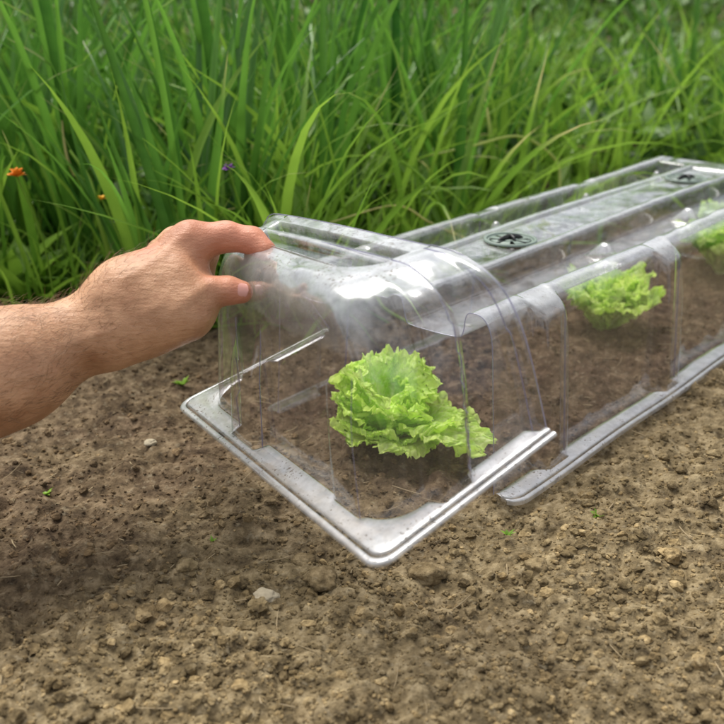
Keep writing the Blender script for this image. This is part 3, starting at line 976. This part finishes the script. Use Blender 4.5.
kids = {}
for i, (x, y) in enumerate(spots):
    o = protos[i] if i < 6 else copy_tree(protos[i % 6])
    o.location = (x, y, float(ground_h(np.array([x]), np.array([y]))[0]))
    o.rotation_euler = (0, 0, rr.random() * 6.283)
    s = .8 + rr.random() * .42
    o.scale = (s, s, s)

# --- grass as stuff
def build_grass():
    acc = Acc(); r = np.random.default_rng(5)
    N = 9000
    y = 1.30 + 2.9 * r.random(N) ** 1.7
    x = (r.random(N) * 2 - 1) * (y * .62 + .35)
    ok = veg_ok(x, y)
    dens = np.where(x > -.12 * y, 1., .20)
    ok &= r.random(N) < dens
    x, y = x[ok], y[ok]; n = len(x)
    base = np.stack([x, y, np.zeros(n) - .012], 1)
    az = r.random(n) * 6.283
    # a good part leans over towards the bed
    fl = r.random(n) < .35
    az = np.where(fl, -math.pi / 2 + r.normal(size=n) * 1.1, az)
    V = blades(base, az, .05 + np.abs(r.normal(size=n)) * np.where(x > -.1 * y, .55, .28), .20 + r.random(n) * .28, .0026 + r.random(n) ** 2 * .0060, .25 + np.abs(r.normal(size=n)) * .9, 9, r.normal(size=n) * 1.2)
    V[..., 2] = np.maximum(V[..., 2], .0)
    blade_mesh(acc, V, np.clip(r.random(n) * .8 + .25 * (x / y + .2), 0, 1), np.where(r.random(n) < .05, .75, np.where(r.random(n) < .2, .05, 0)))
    # low fringe along the bed edge
    N = 5200
    y = 1.25 + .5 * r.random(N); x = (r.random(N) * 2 - 1) * 1.2
    a = x * AX[0] + y * AX[1]; bb = x * BX[0] + y * BX[1]
    edge = np.minimum(y - 1.285 - .03 * np.sin(x * 9), np.where(a > 1.95, 9, bb - .87))
    ok = (edge > 0) & (edge < .22) & (r.random(N) < np.where(edge < .03, .4, 1))
    x, y = x[ok], y[ok]; n = len(x)
    base = np.stack([x, y, np.zeros(n) - .008], 1)
    V = blades(base, r.random(n) * 6.283, .2 + np.abs(r.normal(size=n)) * .5, .05 + r.random(n) * .13, .0015 + r.random(n) * .0025, r.random(n) * 1.2, 7, r.normal(size=n))
    V[..., 2] = np.maximum(V[..., 2], .0)
    blade_mesh(acc, V, r.random(n), np.where(r.random(n) < .07, .8, 0.))
    o = acc.build("grass", M_GRASS); o['kind'] = 'stuff'; o['label'] = 'dense tall green grass and weeds behind the bed'; o['category'] = 'grass'


build_grass()


def build_undergrowth():
    acc = Acc(); r = np.random.default_rng(8)
    N = 26000
    y = 1.5 + 4.6 * r.random(N) ** 1.2; x = (r.random(N) * 2 - 1) * (y * .75 + .4)
    ok = veg_ok(x, y, .12); x, y = x[ok], y[ok]; n = len(x)
    top = .10 + .08 * (y - 1.5) + .12 * np.clip(y - 3.4, 0, 1) * 3 * (.6 + .5 * noise2(x * 1.7, y * 1.7, 3))
    z = r.random(n) ** .7 * top
    base = np.stack([x, y, z], 1)
    V = blades(base, r.random(n) * 6.283, .3 + r.random(n) * 1.3, .035 + r.random(n) * .05, .008 + r.random(n) * .010, r.normal(size=n) * .6, 4, r.normal(size=n), .25)
    blade_mesh(acc, V, r.random(n) * .8, np.zeros(n))
    o = acc.build("undergrowth", M_FOL); o['kind'] = 'stuff'; o['label'] = 'leafy green undergrowth behind the onions and grass'; o['category'] = 'foliage'
    # hedge of leaves closing the view far behind
    acc = Acc(); N = 30000
    x = (r.random(N) * 2 - 1) * 7.5; dep = r.random(N)
    z = r.random(N) ** .85 * (1.05 + .25 * noise2(x * .8, x * 0, 4)); y = 6.3 + dep * 1.2 - .3 * z
    base = np.stack([x, y, z], 1)
    V = blades(base, r.random(N) * 6.283, .3 + r.random(N) * 1.3, .06 + r.random(N) * .07, .018 + r.random(N) * .016, r.normal(size=N) * .6, 3, r.normal(size=N), .25)
    blade_mesh(acc, V, np.clip(.4 * dep + r.random(N) * .6, 0, 1), np.zeros(N))
    o = acc.build("hedge", M_FOL); o['kind'] = 'stuff'; o['label'] = 'far mass of green garden foliage'; o['category'] = 'foliage'


build_undergrowth()


# --- notable single stems, weeds and flowers
def curve_pts(P, n=24):
    P = np.asarray(P, float); t = np.linspace(0, len(P) - 1, n); out = []
    Q = np.vstack([2 * P[0] - P[1], P, 2 * P[-1] - P[-2]])
    for tt in t:
        i = min(int(tt), len(P) - 2); u = tt - i
        p0, p1, p2, p3 = Q[i], Q[i + 1], Q[i + 2], Q[i + 3]
        out.append(.5 * ((2 * p1) + (-p0 + p2) * u + (2 * p0 - 5 * p1 + 4 * p2 - p3) * u * u + (-p0 + 3 * p1 - 3 * p2 + p3) * u ** 3))
    return np.array(out)


def stem_thing(pts, rad, label, dry=0., name="grass_stem", cat="grass stem", tint=.9, mat=None):
    P = curve_pts(pts)
    rr_ = rad * np.linspace(1, .45, len(P))
    v, f = tube(P, rr_, 7)
    o = mesh_obj(name, v - P[0], f, mat or M_GRASS, attrs={"tint": np.ones(len(v)) * tint, "dry": np.ones(len(v)) * dry})
    o.location = P[0]
    return tag(o, label, cat)


stem_thing([at(452, 232, 1.50), at(440, 205, 1.46), at(425, 180, 1.44), at(402, 160, 1.42)], .0030, "thick bright green stem leaning left, just behind the middle of the tunnel cloche")
stem_thing([at(470, 240, 1.45), at(430, 222, 1.42), at(395, 205, 1.40), at(330, 222, 1.38)], .0020, "pale yellow stem arching low behind the lifted end cap", .75)
stem_thing([at(560, 190, 1.7), at(556, 160, 1.7), at(520, 136, 1.65), at(470, 146, 1.6), at(408, 160, 1.6)], .0028, "long yellowish blade bent over to the left behind the cloche", .45)
stem_thing([on_z(352, 300) + [0, 0, .01], on_z(372, 312) + [0, 0, .03], on_z(385, 322) + [0, 0, .02], on_z(412, 328) + [0, 0, .006]], .0035, "short green stem lying on the soil behind the nearest lettuce", .1, "fallen_stem", "stem")
stem_thing([at(112, 262, 1.36), at(98, 215, 1.33), at(90, 180, 1.33), at(70, 150, 1.33)], .0042, "thick light green onion leaf standing at the left behind the wrist", .05, "onion_leaf", "onion leaf")
stem_thing([at(75, 175, 1.45), at(68, 160, 1.44), at(64, 140, 1.44), at(62, 120, 1.44)], .0025, "yellow withered stem among the onions at upper left", .95)
stem_thing([at(250, 225, 1.5), at(280, 190, 1.48), at(300, 150, 1.47), at(318, 108, 1.46)], .0045, "broad pale green leaf rising to the right behind the fingers", .15)
stem_thing([at(175, 225, 1.45), at(195, 180, 1.45), at(185, 150, 1.45), at(165, 120, 1.45)], .0045, "dark green hollow onion leaf right above the knuckles", 0., "onion_leaf", "onion leaf", .1, M_ONION)


def flower(p, r_, label, color, petals=7):
    root = thing("flower", label, "flower", tuple(p))
    m = simple_mat("petal_" + ("orange" if color[0] > .5 else "violet"), color, .5, .3, 300)
    acc = Acc(); rg = np.random.default_rng(int(p[0] * 1000) % 97)
    n = petals * 3
    V = blades(np.repeat(np.array(p)[None], n, 0), rg.random(n) * 6.28, .4 + rg.random(n) * 1.0, np.full(n, r_), np.full(n, r_ * .35), rg.random(n) * .8, 4, rg.normal(size=n) * .4)
    f0 = grid_faces(5, 3); f = (f0[None] + (np.arange(n) * 15)[:, None, None]).reshape(-1, 4)
    acc.add(V.reshape(-1, 3), f); acc.build("petals", m, root)
    gp = np.array([p[0] + .02, p[1] + .03, 0])
    v, f = tube(curve_pts([gp, (gp + p) / 2 + np.array([.008, 0, .02]), p], 14), .0012, 6)
    mesh_obj("stalk", v, f, M_GRASS, root, attrs={"tint": np.ones(len(v)) * .5, "dry": np.zeros(len(v))})


flower(at(17, 176, 1.22), .013, "small orange flower at the far left edge of the greenery", (.85, .28, .02))
flower(at(102, 199, 1.22), .007, "tiny yellow-orange bud between onion leaves left of the knuckles", (.80, .45, .02), 4)
flower(at(229, 169, 1.22), .009, "small violet flower head among the leaves above the hand", (.30, .12, .42))


def weed(px, py, size, label, seed, grey=False, z=0., wide=.22, n=9):
    r = np.random.default_rng(seed)
    p = on_z(px, py, 0); p[2] = float(ground_h(np.array([p[0]]), np.array([p[1]]))[0]) + z
    acc = Acc()
    V = blades(np.zeros((n, 3)) + [0, 0, .001], r.random(n) * 6.28, .5 + r.random(n) * .8, size * (.6 + .6 * r.random(n)), size * wide * (.6 + .5 * r.random(n)), r.random(n) * .6, 6, None, .3)
    blade_mesh(acc, V, r.random(n) * .5 + .4, np.full(n, .35 if grey else 0.))
    o = acc.build("weed_seedling", M_GRASS); o.location = p
    return tag(o, label, "weed")


weed(183, 381, .014, "pale grey-green weed seedling beside the left corner of the end cap", 3, True)
weed(45, 483, .008, "tiny green seedling on bare soil at the far left", 4)
weed(508, 530, .008, "tiny green sprout on the soil just below the open end of the tunnel cloche", 5)
weed(597, 520, .009, "tiny green sprout on the soil at right, below the tunnel cloche flange", 6)
weed(212, 532, .006, "minute green sprout on the soil at lower left below the end cap", 8)
for k, (px, py, sz) in enumerate([(24, 305, .11), (50, 303, .075), (80, 302, .055), (8, 300, .13)]):
    weed(px, py, sz, ["broad leafy light green weed at the left edge behind the forearm", "low rounded weed with wide leaves, second from the left edge above the forearm",
                      "small leafy weed at the soil edge directly above the wrist", "taller leafy weed behind the others at the left edge"][k], 20 + k, wide=.24, n=15)

# ------------------------------------------------------------------ hand and forearm (one continuous surface)
def build_hand():
    pin = cap_pt(ta0 - .004, CW * .735, CH)       # where the corner of the end cap is pinched
    D0 = depth_of(pin) - .016
    S = D0 / 1000.0
    prims = []
    def rc(p, q, r1, r2, k=.010):   # round cone between (px,py,ddepth[m]) with radii in px
        prims.append((at(p[0], p[1], D0 + p[2]), at(q[0], q[1], D0 + q[2]), r1 * S, r2 * S, k))
    # forearm and wrist
    rc((-190, 462, -.06), (10, 368, -.02), 64, 55, .02)
    rc((10, 364, -.020), (94, 331, .0), 53, 35, .02)
    rc((0, 366, .020), (94, 329, .035), 46, 31, .02)
    # back of the hand: metacarpals
    rc((92, 331, .0), (140, 299, -.002), 36, 41, .016)
    rc((104, 322, .010), (190, 242, .004), 26, 19, .012)       # index metacarpal
    rc((102, 324, .030), (176, 243, .030), 26, 18, .012)       # middle
    rc((98, 328, .045), (163, 254, .054), 24, 17, .012)       # ring
    rc((96, 332, .055), (150, 272, .074), 22, 16, .012)       # little
    rc((130, 300, .0), (176, 282, -.002), 44, 36, .014)      # first web muscle
    rc((150, 312, -.004), (182, 304, -.006), 40, 34, .014)
    # thumb
    rc((112, 336, -.006), (184, 312, -.014), 33, 27, .012)
    rc((184, 308, -.014), (213, 291, -.013), 25.5, 14.5, .009)
    rc((213, 291, -.013), (228, 290, -.011), 13.6, 13.8, .005)
    rc((228, 290, -.011), (241.5, 291.5, -.010), 14.0, 11.6, .004)
    # index
    rc((190, 243, .004), (226, 236, .004), 20.5, 15.2, .009)
    rc((226, 236, .004), (252, 240, .003), 15.2, 13.4, .004)
    rc((252, 240, .003), (266, 250, -.003), 13.6, 10.6, .004)
    # middle, ring, little: curled in behind the palm, outside the left wall of the cap
    for (m0, m1, m2, m3, r0) in (((178, 246, .030), (204, 252, .040), (200, 280, .050), (180, 291, .046), 15.5),
                                 ((164, 254, .054), (190, 266, .062), (186, 290, .066), (166, 298, .058), 14.5),
                                 ((151, 271, .074), (172, 284, .079), (168, 302, .078), (150, 307, .068), 12.5)):
        rc(m0, m1, r0 + 2, r0, .007); rc(m1, m2, r0, r0 - 1.5, .004); rc(m2, m3, r0 - 1.5, r0 - 3, .004)
    lo = np.min([np.minimum(p[0] - p[2], p[1] - p[3]) for p in prims], 0) - .012
    hi = np.max([np.maximum(p[0] + p[2], p[1] + p[3]) for p in prims], 0) + .012
    # trailing forearm may be coarse: grid step
    h = .00155
    lo[0] = max(lo[0], -.62)
    nx, ny, nz = [int(math.ceil((hi[k] - lo[k]) / h)) for k in range(3)]
    xs = (lo[0] + np.arange(nx) * h).astype(np.float32); ys = (lo[1] + np.arange(ny) * h).astype(np.float32); zs = (lo[2] + np.arange(nz) * h).astype(np.float32)
    field = np.full((nx, ny, nz), .05, np.float32)
    for (p, q, r1, r2, k) in prims:
        m = k + max(r1, r2) + .012
        b0 = np.minimum(p, q) - m; b1 = np.maximum(p, q) + m
        i0 = [max(0, int((b0[a] - lo[a]) / h)) for a in range(3)]; i1 = [min((nx, ny, nz)[a], int((b1[a] - lo[a]) / h) + 1) for a in range(3)]
        if any(i1[a] <= i0[a] for a in range(3)): continue
        X = xs[i0[0]:i1[0], None, None]; Y = ys[None, i0[1]:i1[1], None]; Z = zs[None, None, i0[2]:i1[2]]
        d = (q - p); L2 = float(d @ d)
        t = np.clip(((X - p[0]) * d[0] + (Y - p[1]) * d[1] + (Z - p[2]) * d[2]) / L2, 0, 1)
        dist = np.sqrt((X - p[0] - t * d[0]) ** 2 + (Y - p[1] - t * d[1]) ** 2 + (Z - p[2] - t * d[2]) ** 2) - (r1 + (r2 - r1) * t)
        sub = field[i0[0]:i1[0], i0[1]:i1[1], i0[2]:i1[2]]
        hh = np.clip(.5 + .5 * (sub - dist) / k, 0, 1)
        field[i0[0]:i1[0], i0[1]:i1[1], i0[2]:i1[2]] = sub * (1 - hh) + dist * hh - k * hh * (1 - hh)
    # carve shallow creases / add tendons, knuckles
    def bump_at(px, py, dd, rad, amp):
        c = at(px, py, D0 + dd)
        i0 = [max(0, int((c[a] - rad * 2 - lo[a]) / h)) for a in range(3)]; i1 = [min((nx, ny, nz)[a], int((c[a] + rad * 2 - lo[a]) / h) + 1) for a in range(3)]
        X = xs[i0[0]:i1[0], None, None]; Y = ys[None, i0[1]:i1[1], None]; Z = zs[None, None, i0[2]:i1[2]]
        g = np.exp(-((X - c[0]) ** 2 + (Y - c[1]) ** 2 + (Z - c[2]) ** 2) / (rad * .6) ** 2)
        field[i0[0]:i1[0], i0[1]:i1[1], i0[2]:i1[2]] -= amp * g
    bump_at(160, 232, -.012, .020, .003); bump_at(190, 224, -.006, .014, .002); bump_at(205, 320, -.030, .016, .0025)
    bump_at(213, 279, -.026, .008, .0012); bump_at(222, 277, -.024, .005, -.0010); bump_at(219, 302, -.024, .006, -.0012)
    bump_at(205, 268, -.012, .012, -.004); bump_at(196, 262, -.016, .012, -.002)
    bump_at(232, 223, -.008, .009, .0010); bump_at(110, 290, -.02, .02, .002); bump_at(99, 305, -.03, .012, -.0015); bump_at(90, 372, -.02, .02, -.003)
    def ridge(P, rad, amp, n=14):
        C = curve_pts(np.array(P, float), n)
        for c in C: bump_at(c[0], c[1], c[2], rad, amp)
    ridge([(104, 300, -.030), (140, 268, -.034), (172, 246, -.016), (190, 232, -.012)], .0075, .0012, 16)
    ridge([(60, 345, -.045), (95, 335, -.036), (130, 322, -.044), (165, 300, -.036)], .0062, .0010, 16)
    ridge([(118, 352, -.036), (150, 330, -.044), (186, 300, -.038), (208, 284, -.026)], .0070, .0010, 14)
    for px in (206, 210, 214.5): ridge([(px, 279, -.026), (px + 2, 288, -.028), (px + 2, 299, -.026)], .0030, -.0007, 8)
    for px in (224, 229): ridge([(px, 222, -.006), (px - 1, 232, -.012), (px - 2, 244, -.008)], .0030, -.0006, 8)
    # ---- surface nets
    s = field < 0
    cc = np.zeros((nx - 1, ny - 1, nz - 1), np.int8)
    for dx in (0, 1):
        for dy in (0, 1):
            for dz in (0, 1):
                cc += s[dx:nx - 1 + dx, dy:ny - 1 + dy, dz:nz - 1 + dz]
    act = (cc > 0) & (cc < 8)
    ci = np.argwhere(act)
    idx = -np.ones(act.shape, np.int64); idx[act] = np.arange(len(ci))
    acc_p = np.zeros((len(ci), 3)); cnt = np.zeros(len(ci))
    corners = [(0, 0, 0), (1, 0, 0), (0, 1, 0), (1, 1, 0), (0, 0, 1), (1, 0, 1), (0, 1, 1), (1, 1, 1)]
    vals = [field[ci[:, 0] + c[0], ci[:, 1] + c[1], ci[:, 2] + c[2]] for c in corners]
    for i in range(8):
        for j in range(i + 1, 8):
            d = np.abs(np.array(corners[i]) - corners[j]).sum()
            if d != 1: continue
            a, b = vals[i], vals[j]
            cr = (a < 0) != (b < 0)
            t = np.where(cr, a / np.where(cr, a - b, 1), 0)
            P = np.array(corners[i]) + t[:, None] * (np.array(corners[j]) - np.array(corners[i]))
            acc_p += P * cr[:, None]; cnt += cr
    V = (ci + acc_p / cnt[:, None]) * h + lo
    faces = []
    for ax in range(3):
        o1, o2 = [(1, 2), (2, 0), (0, 1)][ax]
        sl = [slice(None)] * 3; sl2 = [slice(None)] * 3
        sl[ax] = slice(0, -1); sl2[ax] = slice(1, None)
        A_, B_ = s[tuple(sl)], s[tuple(sl2)]
        e = np.argwhere(A_ != B_)
        e = e[(e[:, o1] > 0) & (e[:, o2] > 0) & (e[:, o1] < act.shape[o1]) & (e[:, o2] < act.shape[o2])]
        def g(d1, d2):
            c = e.copy(); c[:, o1] -= d1; c[:, o2] -= d2
            return idx[c[:, 0], c[:, 1], c[:, 2]]
        q = np.stack([g(0, 0), g(1, 0), g(1, 1), g(0, 1)], 1)
        inside = A_[tuple(e.T)]
        q[~inside] = q[~inside][:, ::-1]
        faces.append(q)
    faces = np.concatenate(faces); faces = faces[(faces >= 0).all(1)]
    # relax
    n = len(V)
    for _ in range(3):
        sm = np.zeros_like(V); ct_ = np.zeros(n)
        for k in range(4):
            a, b = faces[:, k], faces[:, (k + 1) % 4]
            np.add.at(sm, a, V[b]); np.add.at(ct_, a, 1)
        V = V * .45 + .55 * sm / np.maximum(ct_, 1)[:, None]
    # redness near joints and fingertips
    def near(px, py, dd, rad):
        c = at(px, py, D0 + dd); return np.exp(-((V - c) ** 2).sum(1) / rad ** 2)
    red = near(262, 248, 0, .022) * 1.0 + near(240, 291, -.015, .016) * .9 + near(148, 252, -.01, .012) * .8 + near(200, 228, -.005, .03) * .55 + near(232, 228, 0, .018) * .5 + near(213, 275, -.02, .012) * .5
    pal = cap_base
    root = thing("person", "left hand and bare forearm of a person gripping the top corner of the end cap", "person", tuple(at(20, 370, D0)))
    mesh_obj("hand", V, faces, M_SKIN, root, attrs={"red": np.clip(red, 0, 1)})
    body = root.children[0]
    nrmv = np.zeros_like(V); fa = np.cross(V[faces[:, 2]] - V[faces[:, 0]], V[faces[:, 3]] - V[faces[:, 1]])
    for k in range(4): np.add.at(nrmv, faces[:, k], fa)
    nrmv /= np.linalg.norm(nrmv, axis=1)[:, None] + 1e-12
    rh = np.random.default_rng(3)
    px_ = 362 + 1000 * V[:, 0] / ((V - [0, 0, CAMZ]) @ F_)
    cand = np.where((px_ < 165) & (px_ > -60) & (nrmv[:, 2] > -.5))[0]
    pr_ = np.clip((175 - px_[cand]) / 120, .1, 1); cand = cand[rh.random(len(cand)) < pr_]
    cand = rh.choice(cand, min(1700, len(cand)), replace=False)
    adir = at(96, 330, D0) - at(-60, 400, D0); adir /= np.linalg.norm(adir)
    hacc = Acc()
    for c_ in cand:
        n_ = nrmv[c_]; tdir = adir - n_ * (adir @ n_) + rh.normal(size=3) * .35; tdir /= np.linalg.norm(tdir)
        L_ = .006 + rh.random() * .009
        pts_ = [V[c_] + n_ * .0002 * 0, V[c_] + n_ * L_ * .18 + tdir * L_ * .35, V[c_] + n_ * L_ * .28 + tdir * L_ * .75, V[c_] + n_ * L_ * .2 + tdir * L_ * 1.05]
        v, f = tube(np.array(pts_), np.array([.00010, .00010, .00008, .00003]), 3); hacc.add(v, f)
    ho = hacc.build("arm_hair", simple_mat("hair", (.16, .09, .04), .5, .2, 90), root); ho['kind'] = 'stuff'
    # thumb nail: curved plate set on the camera side of the thumb tip
    c0 = at(228, 290, D0 - .011); c1 = at(241, 291.5, D0 - .009)
    ax_ = (c1 - c0) / np.linalg.norm(c1 - c0); outn = -F_ * .96 + U_ * .12; outn -= ax_ * (outn @ ax_); outn /= np.linalg.norm(outn); lt = np.cross(ax_, outn)
    nu, nv = 24, 18
    P = []
    for u_ in np.linspace(0, 1, nu):
        for v_ in np.linspace(-1, 1, nv):
            rr_ = (14.1 + (11.9 - 14.1) * u_) * S
            th = v_ * .60
            wr = math.sqrt(max(0, 1 - max(0, (abs(u_ - .5) * 2)) ** 5)) 
            th *= wr
            P.append(c0 + ax_ * (u_ * .0150 + .0005) + (outn * math.cos(th) + lt * math.sin(th)) * (rr_ + .0003 - .0004 * abs(v_) ** 3 - .0003 * (u_ < .04)))
    mesh_obj("thumbnail", np.array(P), grid_faces(nu, nv), M_NAIL, root)
    return D0


D_HAND = build_hand()

# ------------------------------------------------------------------ light
ELEV, AZ = math.radians(64), math.radians(-38)     # sun behind the subject, a little to the left
sun_d = bpy.data.lights.new("sun", 'SUN'); sun_d.specular_factor = .35; sun_d.energy = 4.9; sun_d.angle = math.radians(42); sun_d.color = (1, .955, .87)
sun = bpy.data.objects.new("sun", sun_d); link(sun)
dirv = Vector((math.sin(AZ) * math.cos(ELEV), math.cos(AZ) * math.cos(ELEV), math.sin(ELEV)))
sun.rotation_euler = dirv.to_track_quat('Z', 'Y').to_euler()
sun.location = dirv * 5
w = bpy.data.worlds.new("World"); scene.world = w; w.use_nodes = True
nt = w.node_tree; nt.nodes.clear(); b = NB(nt)
sky = b.node("ShaderNodeTexSky"); sky.sky_type = 'NISHITA'; sky.sun_disc = False
sky.sun_elevation = ELEV; sky.sun_rotation = AZ; sky.air_density = 1.0; sky.dust_density = 3.0; sky.ozone_density = 1.0
hs = b.node("ShaderNodeHueSaturation"); hs.inputs['Saturation'].default_value = .45
nt.links.new(sky.outputs[0], hs.inputs['Color'])
bg = b.node("ShaderNodeBackground"); bg.inputs[1].default_value = .13
tc = b.node("ShaderNodeTexCoord")
cl = b.noise(2.1, 5, .6, tc.outputs['Generated'], .3).outputs[0]
b.put(bg.inputs[0], b.mix(b.ramp(cl, [(.40, (0, 0, 0)), (.60, (1, 1, 1))]), hs.outputs[0], (9.0, 9.1, 9.5)))
wo = b.node("ShaderNodeOutputWorld"); nt.links.new(bg.outputs[0], wo.inputs[0])

scene.view_settings.view_transform = 'Standard'; scene.view_settings.look = 'None'; scene.view_settings.exposure = 0
scene.render.engine = 'CYCLES'
scene.cycles.max_bounces = 10; scene.cycles.transparent_max_bounces = 40; scene.cycles.glossy_bounces = 4
scene.cycles.diffuse_bounces = 3; scene.cycles.transmission_bounces = 6
scene.cycles.use_denoising = True
scene.cycles.sample_clamp_indirect = 6
scene.cycles.caustics_reflective = False; scene.cycles.caustics_refractive = False
